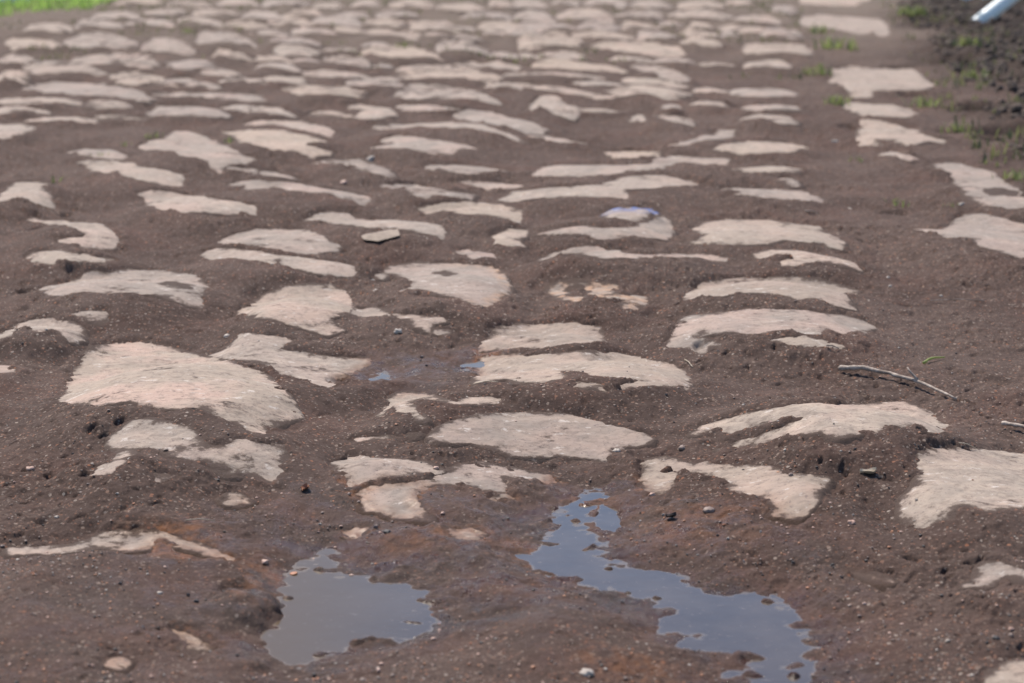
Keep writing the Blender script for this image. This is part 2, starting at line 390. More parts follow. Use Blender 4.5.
PITS = []          # hollows; a negative depth is a hump
for a, b, rx, ry, dp in [(246, 597, .030, .055, -.018), (240, 650, .028, .06, -.008), (555, 640, .05, .09, -.008), (848, 66, .05, .06, .05), (905, 66, .10, .05, .03), (912, 97, .04, .05, .04), (945, 133, .05, .05, .04), (848, 128, .025, .04, .03), (38, 232, .018, .03, .02),
                         (67, 218, .012, .02, .015), (75, 279, .015, .02, .014), (27, 297, .016, .02, .018), (893, 214, .035, .02, .016),
                         (240, 583, .02, .02, .008), (905, 306, .01, .01, .01), (609, 505, .012, .04, .014), (700, 357, .010, .016, .012), (345, 381, .02, .03, .014),
                         (1000, 132, .09, .10, .06), (975, 112, .07, .08, .05), (1012, 105, .08, .09, .05), (960, 66, .06, .1, .05), (990, 140, .05, .06, .05)]:
    c = at(a, b); PITS.append((c[0], c[1], rx, ry, dp))

def pool_sd(X, Y):
    out = np.full(X.shape, -.30); lev = np.full(X.shape, -.0175)
    for p in POOLS:
        w = p['w']
        m = (X > w[:, 0].min() - .3) & (X < w[:, 0].max() + .3) & (Y > w[:, 1].min() - .3) & (Y < w[:, 1].max() + .3)
        if m.any():
            idx = np.nonzero(m)
            d = poly_sd(X[idx], Y[idx], w)
            better = d > out[idx]
            o = out[idx]; o[better] = d[better]; out[idx] = o
            l = lev[idx]; l[better] = p['z']; lev[idx] = l
    return out, lev

def relief(X, Y):
    """common surface: stone tops lie on it, mud lies just over or under it"""
    X = np.asarray(X, float); Y = np.asarray(Y, float)
    acc = np.zeros(X.shape)
    for cx, cy, rx, ry, a, _ in bumps:
        m = (np.abs(X - cx) < rx * 1.9) & (np.abs(Y - cy) < ry * 1.9)
        if m.any():
            idx = np.nonzero(m)
            r2 = ((X[idx] - cx) / rx) ** 2 + ((Y[idx] - cy) / ry) ** 2
            acc[idx] += (a * np.exp(-.75 * r2 ** 1.9)) ** 3
    h = np.cbrt(acc)
    h = h + .008 * fbm(X, Y, .5, 3, 2) + .0055 * fbm(X, Y, .12, 5, 2)
    ps, lev = pool_sd(X, Y)
    tgt = lev + np.where(ps > 0, -.16 * ps, -.15 * ps) - .0004 + sstep(-.12, -.03, ps) * (1 - .5 * sstep(.02, .05, ps)) * (.0042 * fbm(X * .8, Y, .04, 9, 2, .6) + .0020 * fbm(X, Y, .012, 10, 2, .6)) + .0045 * sstep(.60, .9, vnoise(X * .7, Y, .013, 14)) * sstep(-.01, .01, ps) * sstep(.05, .02, ps)
    k = .008
    hh = np.clip(.5 + .5 * (h - tgt) / k, 0, 1)
    sm = h * (1 - hh) + tgt * hh - k * hh * (1 - hh)
    near = sstep(-.30, -.18, ps)
    h = h * (1 - near) + sm * near
    for cx, cy, rx, ry, dp in PITS:
        m = (np.abs(X - cx) < rx * 2) & (np.abs(Y - cy) < ry * 2)
        if m.any():
            idx = np.nonzero(m)
            wob = 1 + .35 * vnoise(X[idx], Y[idx], rx * .6, 13)
            r2 = (((X[idx] - cx) / rx) ** 2 + ((Y[idx] - cy) / ry) ** 2) * wob
            h[idx] -= dp * np.exp(-r2 ** 2)
    return h

def on_relief(px, py):
    """where the sight line of a photo place first meets the relief"""
    d = rays(px, py)
    zs = np.linspace(.075, -.06, 69)
    hit = np.zeros((len(d), 2)); done = np.zeros(len(d), bool)
    prev = None
    for z in zs:
        t = (z - CAM_H) / d[:, 2]
        X, Y = d[:, 0] * t, d[:, 1] * t
        g = z - relief(X, Y)
        if prev is not None:
            m = (~done) & (g <= 0)
            if m.any():
                f = prev[2][m] / (prev[2][m] - g[m] + 1e-9)
                f = np.clip(f, 0, 1)
                hit[m, 0] = prev[0][m] * (1 - f) + X[m] * f
                hit[m, 1] = prev[1][m] * (1 - f) + Y[m] * f
                done |= m
        prev = (X, Y, g)
    hit[~done, 0] = prev[0][~done]; hit[~done, 1] = prev[1][~done]
    return hit

def densify(p, step):
    out = []
    for i in range(len(p)):
        a, b = np.array(p[i], float), np.array(p[(i + 1) % len(p)], float)
        n = max(1, int(np.hypot(*(b - a)) / step))
        for k in range(n): out.append(a + (b - a) * k / n)
    return np.array(out)

allp, spans = [], []
for si, s in enumerate(S):
    for poly in s['polys']:
        q = densify(poly, 9); spans.append((si, 'w', len(allp), len(q))); allp += list(q)
    for hole in s.get('smudge', []):
        q = densify(list(zip(hole[::2], hole[1::2])), 9); spans.append((si, 'm', len(allp), len(q))); allp += list(q)
    for hole in s.get('holes', []):
        q = densify(list(zip(hole[::2], hole[1::2])), 9); spans.append((si, 'h', len(allp), len(q))); allp += list(q)
allp = np.array(allp)
W = on_relief(allp[:, 0], allp[:, 1])
for s in S: s['w'] = []; s['h'] = []; s['m'] = []
for si, k, a, n in spans: S[si][k].append(W[a:a + n])
ALLW = [p for s in S for p in s['w']]
ALLH = [p for s in S for p in s['h']]

def bare(X, Y):
    """signed distance to bare stone, with the ragged edge the mud leaves"""
    sd = sd_union(X, Y, ALLW, .06)
    fy = sstep(3.2, 7, Y)
    if ALLH:
        sh = sd_union(X, Y, ALLH, .06)
        sd = np.minimum(sd, -sh)
    rag = fy * .016 * fbm(X, Y, .075, 25, 3, .6) + .0065 * fbm(X, Y, .024, 21, 4, .7) + .0022 * vnoise(X, Y, .0045, 33)
    isl = sstep(.34, .62, fbm(X * .6, Y, .03, 35, 3, .6)) * sstep(.055, .012, sd) * .014
    return sd + rag + .001 - isl * (sd > -.01)

def wetness(X, Y):
    ps, lev = pool_sd(X, Y)
    w = sstep(-.11, -.005, ps + .03 * fbm(X, Y, .06, 41, 2))
    c = at(470, 560); r = np.sqrt(((X - c[0]) / .44) ** 2 + ((Y - c[1]) / .33) ** 2)
    w = np.maximum(w, .9 * sstep(1.25, .3, r + .45 * fbm(X, Y, .11, 45, 3)))
    c = at(120, 640); r = np.sqrt(((X - c[0]) / .40) ** 2 + ((Y - c[1]) / .26) ** 2)
    w = np.maximum(w, .55 * sstep(1.2, .2, r + .5 * fbm(X, Y, .1, 49, 3)))
    c = at(420, 385); r = np.sqrt(((X - c[0]) / .12) ** 2 + ((Y - c[1]) / .22) ** 2)
    w = np.maximum(w, .5 * sstep(1.2, .2, r + .4 * fbm(X, Y, .06, 47, 2)))
    return w, ps

def mud_height(X, Y):
    H = relief(X, Y)
    b = bare(X, Y)
    w, ps = wetness(X, Y)
    th = .0045 + .0025 * fbm(X, Y, .05, 51, 2)
    t = np.where(b > 0, -b * .6, -b * .42)
    t = np.clip(t, -.016, th)
    t = t * (1 - .9 * sstep(-.06, -.01, ps))
    out = sstep(0, -.008, b)
    # in places the mud has washed out along a stone and its flank stands free
    t = t - .0060 * sstep(-.05, .25, fbm(X, Y, .11, 53, 2)) * sstep(.002, -.006, b) * sstep(-.040, -.014, b) * (1 - sstep(-.10, -.05, pool_sd(X, Y)[0]))
    grain = .0020 * fbm(X, Y, .014, 61, 2) + .0010 * vnoise(X, Y, .0055, 63) + .0010 * vnoise(X, Y, .003, 65)
    clump = np.maximum(0, fbm(X, Y, .03, 67, 3) - .2) * .010 + .004 * fbm(X, Y, .07, 68, 2)
    comp = .35 + .65 * sstep(-.25, .25, fbm(X, Y, .19, 66, 3))
    grain = grain * comp; clump = clump * comp
    hol = -comp * np.maximum(0, vnoise(X, Y, .012, 69) - .68) * .030
    under = sstep(.0, .006, ps)
    wet_f = 1 - .55 * w
    z = H + t + out * (grain * wet_f + clump * (1 - w * .6) + hol * (1 - w)) * (1 - .5 * under)
    # verge: dug over soil with clods, then a smooth track
    e = edge_d(X, Y)
    e = e + .28 * fbm(X, Y, .5, 77, 3)
    v = sstep(-.12, .22, e) * (1 - sstep(1.1, 1.5, e))
    cl = np.abs(fbm(X, Y, .16, 71, 4, .6))
    z = z + v * (.05 * cl + .02 * sstep(0, .4, e) + .012 * fbm(X, Y, .03, 73, 2))
    z = z + sstep(1.2, 2.2, e) * (.02 + .02 * fbm(X, Y, .9, 75, 2))
    return z, b, w, v

# ------------------------------------------------------------------ materials
def mat(name):
    m = bpy.data.materials.new(name); m.use_nodes = True
    nt = m.node_tree; return m, nt.nodes, nt.links, nt.nodes['Principled BSDF']
def N(nn, t, **k):
    n = nn.new(t)
    for a, b in k.items(): setattr(n, a, b)
    return n
def noise(nn, ll, vec, scale, detail=4, rough=.55):
    n = N(nn, 'ShaderNodeTexNoise'); n.inputs['Scale'].default_value = scale
    n.inputs['Detail'].default_value = detail; n.inputs['Roughness'].default_value = rough
    ll.new(vec, n.inputs['Vector']); return n.outputs['Fac']
def ramp(nn, ll, fac, stops):
    r = N(nn, 'ShaderNodeValToRGB'); cr = r.color_ramp
    while len(cr.elements) < len(stops): cr.elements.new(.5)
    for e, (p, c) in zip(cr.elements, stops):
        e.position = p; e.color = (c, c, c, 1) if isinstance(c, (int, float)) else (*c, 1)
    ll.new(fac, r.inputs[0]); return r.outputs[0]
def mix(nn, ll, fac, a, b, mode='MIX'):
    m = N(nn, 'ShaderNodeMix', data_type='RGBA', blend_type=mode)
    for sock, v in ((m.inputs[0], fac), (m.inputs[6], a), (m.inputs[7], b)):
        if isinstance(v, (int, float)): sock.default_value = v
        elif isinstance(v, tuple): sock.default_value = (*v, 1)
        else: ll.new(v, sock)
    return m.outputs[2]
def math_(nn, ll, op, a, b=0.0, c=None):
    m = N(nn, 'ShaderNodeMath', operation=op)
    for i, v in enumerate((a, b) if c is None else (a, b, c)):
        if isinstance(v, (int, float)): m.inputs[i].default_value = v
        else: ll.new(v, m.inputs[i])
    return m.outputs[0]
def attr(nn, name):
    return N(nn, 'ShaderNodeAttribute', attribute_name=name).outputs['Fac']

MUD_A, MUD_B = (.054, .036, .029), (.122, .085, .070)
def make_mud():
    m, n, l, p = mat('mud')
    pos = N(n, 'ShaderNodeNewGeometry').outputs['Position']
    big = noise(n, l, pos, 5, 4, .6); mid = noise(n, l, pos, 45, 5, .7); fine = noise(n, l, pos, 420, 3, .7)
    c = mix(n, l, ramp(n, l, mid, [(.3, 0), (.7, 1)]), MUD_A, MUD_B)
    c = mix(n, l, ramp(n, l, fine, [(.35, 0), (.7, .55)]), c, (.155, .112, .096))
    c = mix(n, l, ramp(n, l, big, [(.5, 0), (.72, .5)]), c, (.145, .085, .068))
    moist = ramp(n, l, noise(n, l, pos, 2.6, 5, .6), [(.42, .0), (.60, .55)])
    c = mix(n, l, moist, c, mix(n, l, 1.0, c, (.58, .52, .50), 'MULTIPLY'))
    # grains of brick, quartz and coal in the mud
    v2 = N(n, 'ShaderNodeTexVoronoi'); v2.inputs['Scale'].default_value = 420; l.new(pos, v2.inputs['Vector'])
    sep2 = N(n, 'ShaderNodeSeparateColor'); l.new(v2.outputs['Color'], sep2.inputs[0])
    gc2 = ramp(n, l, sep2.outputs[1], [(0, (.34, .16, .10)), (.4, (.22, .16, .13)), (.55, (.018, .015, .015)), (.8, (.27, .205, .17)), (1, (.42, .36, .31))])
    c = mix(n, l, math_(n, l, 'MULTIPLY', math_(n, l, 'GREATER_THAN', sep2.outputs[0], .88), .5), c, gc2)
    v = N(n, 'ShaderNodeTexVoronoi'); v.inputs['Scale'].default_value = 190; l.new(pos, v.inputs['Vector'])
    sep = N(n, 'ShaderNodeSeparateColor'); l.new(v.outputs['Color'], sep.inputs[0])
    patch = ramp(n, l, noise(n, l, pos, 8, 4, .65), [(.40, .97), (.64, .80)])
    on = math_(n, l, 'MULTIPLY', math_(n, l, 'GREATER_THAN', sep.outputs[0], patch), math_(n, l, 'LESS_THAN', v.outputs['Distance'], .42))
    gc = ramp(n, l, sep.outputs[1], [(0, (.30, .13, .075)), (.35, (.26, .19, .15)), (.62, (.03, .026, .026)), (.85, (.33, .25, .20)), (1, (.40, .34, .29))])
    c = mix(n, l, math_(n, l, 'MULTIPLY', on, .85), c, gc)
    wet = attr(n, 'wet'); verge = attr(n, 'verge')
    c = mix(n, l, math_(n, l, 'MULTIPLY', attr(n, 'far_veil'), ramp(n, l, noise(n, l, pos, 3, 4, .6), [(.3, .5), (.7, 1)])), c, (.185, .148, .118))  # lens veil painted into the colour: distant mud mixed to a paler tone
    c = mix(n, l, math_(n, l, 'MULTIPLY', verge, .88), c, (.048, .036, .030))
    wn_ = ramp(n, l, noise(n, l, pos, 26, 5, .65), [(.40, .25), (.58, 1)])
    wetm = math_(n, l, 'MULTIPLY', wet, wn_)
    c = mix(n, l, math_(n, l, 'MULTIPLY', wet, ramp(n, l, noise(n, l, pos, 13, 4, .65), [(.42, 0), (.66, .75)])), c, (.17, .085, .058))
    c = mix(n, l, wetm, c, mix(n, l, 1.0, c, (.46, .33, .26), 'MULTIPLY'))
    rust = math_(n, l, 'MULTIPLY', attr(n, 'rust'), ramp(n, l, mid, [(.42, 0), (.6, .85)]))
    c = mix(n, l, rust, c, (.24, .095, .035))
    l.new(c, p.inputs['Base Color'])
    rg = math_(n, l, 'SUBTRACT', .9, math_(n, l, 'MULTIPLY', wetm, .78))
    l.new(math_(n, l, 'ADD', .10, math_(n, l, 'MULTIPLY', math_(n, l, 'POWER', wetm, 2.5), .26)), p.inputs['Specular IOR Level'])
    l.new(rg, p.inputs['Roughness'])
    b1 = N(n, 'ShaderNodeBump'); b1.inputs['Distance'].default_value = .003; b1.inputs['Strength'].default_value = .9
    l.new(noise(n, l, pos, 330, 5, .75), b1.inputs['Height'])
    b2 = N(n, 'ShaderNodeBump'); b2.inputs['Distance'].default_value = .0016; b2.inputs['Strength'].default_value = .6
    l.new(on, b2.inputs['Height']); l.new(b1.outputs[0], b2.inputs['Normal'])
    l.new(b2.outputs[0], p.inputs['Normal'])
    return m
def make_stone():
    m, n, l, p = mat('cobble_rock')
    pos = N(n, 'ShaderNodeNewGeometry').outputs['Position']
    oi = N(n, 'ShaderNodeObjectInfo').outputs['Random']
    a = noise(n, l, pos, 28, 6, .65); b = noise(n, l, pos, 9, 3, .5); f = noise(n, l, pos, 500, 3, .7)
    c = mix(n, l, ramp(n, l, a, [(.3, 0), (.7, 1)]), (.225, .182, .148), (.44, .372, .312))
    c = mix(n, l, ramp(n, l, oi, [(0, 0), (1, .75)]), c, (.33, .275, .225))
    oi2 = math_(n, l, 'FRACT', math_(n, l, 'MULTIPLY', oi, 7.31))
    c = mix(n, l, ramp(n, l, oi2, [(.4, 0), (1, .6)]), c, (.385, .30, .225))
    oi3 = math_(n, l, 'FRACT', math_(n, l, 'MULTIPLY', oi, 23.7))
    c = mix(n, l, 1.0, c, ramp(n, l, oi3, [(0, (.76, .76, .78)), (.5, (.95, .95, .95)), (1, (1.06, 1.04, 1.0))]), 'MULTIPLY')
    c = mix(n, l, ramp(n, l, f, [(.38, .45), (.6, 0)]), c, (.25, .205, .18))
    pk = math_(n, l, 'MULTIPLY', ramp(n, l, b, [(.45, 0), (.62, .62)]), math_(n, l, 'ADD', .12, attr(n, 'pink')))
    c = mix(n, l, pk, c, (.50, .335, .275))
    og = math_(n, l, 'MULTIPLY', attr(n, 'orange'), ramp(n, l, a, [(.42, 0), (.62, .9)]))
    c = mix(n, l, og, c, (.42, .25, .15))
    bl = math_(n, l, 'MULTIPLY', attr(n, 'blue'), ramp(n, l, noise(n, l, pos, 45, 4), [(.40, 0), (.50, 1)]))
    c = mix(n, l, bl, c, (.05, .12, .36))
    # dried mud film thickening to the rim
    fm = attr(n, 'film')
    mudn = noise(n, l, pos, 60, 6, .75)
    mp = N(n, 'ShaderNodeMapping'); mp.inputs['Scale'].default_value = (.8, 1.12, 1); l.new(pos, mp.inputs[0])
    mudw = noise(n, l, mp.outputs[0], 16, 5, .65)
    fm2 = math_(n, l, 'ADD', fm, math_(n, l, 'MULTIPLY', math_(n, l, 'SUBTRACT', mudn, .5), 1.7))
    fm2 = math_(n, l, 'ADD', fm2, math_(n, l, 'MULTIPLY', math_(n, l, 'SUBTRACT', mudw, .46), 2.5))
    ssc = ramp(n, l, noise(n, l, mp.outputs[0], 90, 5, .7), [(.35, .0), (.52, .0), (.60, .6)])
    c = mix(n, l, ssc, c, (.20, .155, .125))
    wht = ramp(n, l, noise(n, l, mp.outputs[0], 55, 4, .7), [(.60, 0), (.68, .6)])
    c = mix(n, l, wht, c, (.58, .52, .47))
    fm2 = ramp(n, l, fm2, [(.30, 0), (.52, .28), (.66, .85), (.9, .95)])
    c = mix(n, l, fm2, c, mix(n, l, mudn, (.046, .031, .025), (.118, .082, .067)))
    sp = ramp(n, l, noise(n, l, pos, 230, 3, .6), [(.60, 0), (.68, .75)])
    c = mix(n, l, sp, c, (.15, .11, .10))
    wet = attr(n, 'wet')
    c = mix(n, l, math_(n, l, 'MULTIPLY', wet, .85), c, mix(n, l, 1.0, c, (.62, .40, .24), 'MULTIPLY'))
    l.new(c, p.inputs['Base Color'])
    l.new(math_(n, l, 'SUBTRACT', .85, math_(n, l, 'MULTIPLY', wet, .4)), p.inputs['Roughness'])
    l.new(math_(n, l, 'SUBTRACT', .34, math_(n, l, 'MULTIPLY', fm2, .24)), p.inputs['Specular IOR Level'])
    b3 = N(n, 'ShaderNodeBump'); b3.inputs['Distance'].default_value = .003; l.new(math_(n, l, 'MULTIPLY', fm2, .9), b3.inputs['Strength'])
    l.new(noise(n, l, pos, 330, 5, .75), b3.inputs['Height'])
    b1 = N(n, 'ShaderNodeBump'); b1.inputs['Distance'].default_value = .0022; b1.inputs['Strength'].default_value = .5
    l.new(noise(n, l, pos, 110, 7, .7), b1.inputs['Height'])
    b0 = N(n, 'ShaderNodeBump'); b0.inputs['Distance'].default_value = .001; b0.inputs['Strength'].default_value = .5
    l.new(fm2, b0.inputs['Height']); l.new(b3.outputs[0], b1.inputs['Normal']); l.new(b1.outputs[0], b0.inputs['Normal'])
    l.new(b0.outputs[0], p.inputs['Normal'])
    return m
def make_water():
    m, n, l, p = mat('muddy_water')
    pos = N(n, 'ShaderNodeNewGeometry').outputs['Position']
    c = mix(n, l, ramp(n, l, noise(n, l, pos, 14, 3, .6), [(.35, 0), (.7, 1)]), (.055, .041, .034), (.09, .068, .054))
    sc = ramp(n, l, noise(n, l, pos, 120, 6, .7), [(.60, 0), (.70, .5)])
    c = mix(n, l, math_(n, l, 'MULTIPLY', attr(n, 'dull_brown'), .95), c, (.11, .080, .052))
    c = mix(n, l, sc, c, (.20, .165, .145))
    c = mix(n, l, math_(n, l, 'MULTIPLY', attr(n, 'rim'), .3), c, (.22, .18, .155))
    l.new(c, p.inputs['Base Color'])
    l.new(math_(n, l, 'ADD', .04, math_(n, l, 'MULTIPLY', attr(n, 'rim'), .3)), p.inputs['Roughness'])
    p.inputs['IOR'].default_value = 1.5
    l.new(math_(n, l, 'SUBTRACT', .8, math_(n, l, 'MULTIPLY', attr(n, 'dull_brown'), .55)), p.inputs['Specular IOR Level'])
    b = N(n, 'ShaderNodeBump'); b.inputs['Distance'].default_value = .0008; b.inputs['Strength'].default_value = .3
    l.new(noise(n, l, pos, 40, 3, .6), b.inputs['Height']); l.new(b.outputs[0], p.inputs['Normal'])
    return m
def plain(name, c1, c2, scale, rough=.7, bump=.0008, tr=0):
    m, n, l, p = mat(name)
    pos = N(n, 'ShaderNodeNewGeometry').outputs['Position']
    l.new(mix(n, l, ramp(n, l, noise(n, l, pos, scale, 4, .6), [(.35, 0), (.65, 1)]), c1, c2), p.inputs['Base Color'])
    p.inputs['Roughness'].default_value = rough
    b = N(n, 'ShaderNodeBump'); b.inputs['Distance'].default_value = bump; b.inputs['Strength'].default_value = .7
    l.new(noise(n, l, pos, scale * 3, 4), b.inputs['Height']); l.new(b.outputs[0], p.inputs['Normal'])
    if name.endswith('pebble'): p.inputs['Roughness'].default_value = .62
    if tr:
        t = N(n, 'ShaderNodeBsdfTranslucent'); l.new(p.inputs['Base Color'].links[0].from_socket, t.inputs[0])
        ms = N(n, 'ShaderNodeMixShader'); ms.inputs[0].default_value = .5
        l.new(p.outputs[0], ms.inputs[1]); l.new(t.outputs[0], ms.inputs[2])
        l.new(ms.outputs[0], n['Material Output'].inputs[0])
    return m
M_MUD, M_STONE, M_WATER = make_mud(), make_stone(), make_water()
M_BARK = plain('weathered_twig', (.20, .15, .12), (.46, .39, .33), 120, .8)
M_STRAW = plain('straw', (.42, .34, .24), (.55, .47, .36), 90, .7)
M_GREEN = plain('leaf_green', (.13, .16, .05), (.28, .32, .12), 30, .6, tr=1)
M_GRASS = plain('verge_grass', (.26, .42, .08), (.42, .62, .15), 3, .6, tr=1)
M_WEED = plain('weed_green', (.085, .09, .04), (.21, .215, .10), 20, .6, tr=1)
M_LEAF = plain('dry_leaf', (.20, .08, .04), (.34, .15, .07), 80, .6)
M_WHITE = plain('white_plastic', (.72, .80, .80), (.80, .86, .86), 6, .35)
M_DARK = plain('dark_clod', (.022, .017, .016), (.06, .046, .042), 60, .9, .003)
M_PEB = [plain('pale_pebble', (.33, .275, .23), (.46, .40, .345), 150), plain('pink_pebble', (.40, .24, .18), (.50, .34, .27), 150),
         plain('orange_pebble', (.36, .14, .07), (.46, .24, .13), 150), plain('dark_pebble', (.03, .027, .027), (.08, .07, .065), 150),
         plain('brown_pebble', (.17, .12, .10), (.26, .19, .155), 150)]

# ------------------------------------------------------------------ mesh helpers
def raw_mesh(name, co, faces, smooth=True):
    """co (n,3), faces (m,k) same k"""
    me = bpy.data.meshes.new(name)
    co = np.ascontiguousarray(co, np.float32); faces = np.ascontiguousarray(faces, np.int32)
    k = faces.shape[1]
    me.vertices.add(len(co)); me.vertices.foreach_set('co', co.ravel())
    me.loops.add(faces.size); me.loops.foreach_set('vertex_index', faces.ravel())
    me.polygons.add(len(faces)); me.polygons.foreach_set('loop_start', np.arange(0, faces.size, k, dtype=np.int32))
    try: me.polygons.foreach_set('loop_total', np.full(len(faces), k, np.int32))
    except Exception: pass
    me.update(calc_edges=True); me.validate()
    me.polygons.foreach_set('use_smooth', np.full(len(me.polygons), smooth))
    return me
def add_attr(me, name, vals):
    a = me.attributes.new(name, 'FLOAT', 'POINT'); a.data.foreach_set('value', np.ascontiguousarray(vals, np.float32))
def link(name, me, m, parent=None, **props):
    o = bpy.data.objects.new(name, me); COL.objects.link(o)
    for x in (m if isinstance(m, list) else [m]): me.materials.append(x)
    if parent: o.parent = parent
    for k, v in props.items(): o[k] = v
    return o

# ------------------------------------------------------------------ ground: one fan shaped sheet, finest near the stones
def make_ground():
    core = np.arange(-190, 1214.1, 1.3)
    lo = [core[0]]; st_ = 1.5
    while lo[-1] > -4200: lo.append(lo[-1] - st_); st_ *= 1.12
    hi = [core[-1]]; st_ = 1.5
    while hi[-1] < 5200: hi.append(hi[-1] + st_); st_ *= 1.12
    ux = (np.concatenate([np.array(lo[1:])[::-1], core, np.array(hi[1:])]) - 512) / FPX
    rows = np.arange(775, -75, -.75)
    v = (341.5 - rows) / FPX
    Yr = CAM_H * (math.cos(TH) + v * math.sin(TH)) / (math.sin(TH) - v * math.cos(TH))
    near = []; y = Yr[0]; s0 = Yr[1] - Yr[0]
    while y > .12: y -= s0; s0 *= 1.1; near.append(y)
    far = []; y = Yr[-1]; s0 = Yr[-1] - Yr[-2]
    while y < 1500: y += s0; s0 *= 1.15; far.append(y)
    Ya = np.concatenate([np.array(near[::-1]), Yr, np.array(far)])
    Ya = Ya[Ya > .02]
    fx = np.maximum(Ya, .6)
    X = ux[None, :] * fx[:, None]
    Y = np.repeat(Ya[:, None], len(ux), 1)
    z, b, w, v_ = mud_height(X.ravel(), Y.ravel())
    ps, _ = pool_sd(X.ravel(), Y.ravel())
    Xr, Yv = X.ravel(), Y.ravel()
    rust = sstep(-.015, -.002, b) * sstep(.25, .7, w) * sstep(-.2, .5, fbm(Xr, Yv, .05, 81, 2) + .2)
    c = at(700, 520); r = np.sqrt(((Xr - c[0]) / .10) ** 2 + ((Yv - c[1]) / .10) ** 2)
    rust = np.maximum(rust, .35 * sstep(1.2, .2, r))
    for (rx_, ry_, sx, sy, k) in ((178, 545, .05, .06, 1.), (262, 572, .03, .08, .9), (590, 487, .03, .04, .6), (530, 540, .03, .05, .7), (630, 665, .05, .05, .6), (440, 535, .06, .03, .7)):
        c = at(rx_, ry_); r = np.sqrt(((Xr - c[0]) / sx) ** 2 + ((Yv - c[1]) / sy) ** 2)
        rust = np.maximum(rust, k * .85 * sstep(1.3, .3, r + .4 * fbm(Xr, Yv, .03, 83, 2)))
    co = np.stack([Xr, Yv, z], -1)
    nr, nc = X.shape
    i = np.arange(nr * nc).reshape(nr, nc)
    f = np.stack([i[:-1, :-1], i[:-1, 1:], i[1:, 1:], i[1:, :-1]], -1).reshape(-1, 4)
    me = raw_mesh('ground', co, f)
    add_attr(me, 'far_veil', .9 * sstep(6.0, 12.0, Yv) * (1 - v_)); add_attr(me, 'wet', w); add_attr(me, 'verge', v_ * .9 + .6 * sstep(1.2, 1.8, edge_d(Xr, Yv))); add_attr(me, 'rust', rust)  # first mask grows with distance, for the painted veil over far mud
    link('ground', me, M_MUD, kind='structure', label='grey brown wet mud lying between and over the cobblestones')
make_ground()

# ------------------------------------------------------------------ puddles
for p in POOLS:
    w = p['w']
    q = w[:, 0], w[:, 1]
    x0, x1, y0, y1 = q[0].min() - .08, q[0].max() + .08, q[1].min() - .08, q[1].max() + .08
    gx, gy = np.meshgrid(np.linspace(x0, x1, 230), np.linspace(y0, y1, 230))
    sdv = poly_sd(gx.ravel(), gy.ravel(), w).reshape(gx.shape)
    keep = (sdv[:-1, :-1] > -.075) | (sdv[1:, 1:] > -.075)
    i = np.arange(gx.size).reshape(gx.shape)
    f = np.stack([i[:-1, :-1], i[:-1, 1:], i[1:, 1:], i[1:, :-1]], -1)[keep]
    used, inv = np.unique(f, return_inverse=True)
    co = np.stack([gx.ravel(), gy.ravel(), np.full(gx.size, p['z'])], -1)[used]
    me = raw_mesh('puddle', co, inv.reshape(f.shape))
    dep = p['z'] - mud_height(co[:, 0], co[:, 1])[0]
    add_attr(me, 'rim', sstep(.0011, .0002, dep + .0008 * fbm(co[:, 0], co[:, 1], .012, 151, 2)))
    add_attr(me, 'dull_brown', sstep(x1 - .05, x0 + .08, co[:, 0]) * .8 + .25 if p is POOLS[0] else (np.full(len(co), .12) if p is POOLS[1] else np.full(len(co), .9)))  # first pool turns browner and less reflective towards its left side
    link('puddle', me, M_WATER, kind='structure')

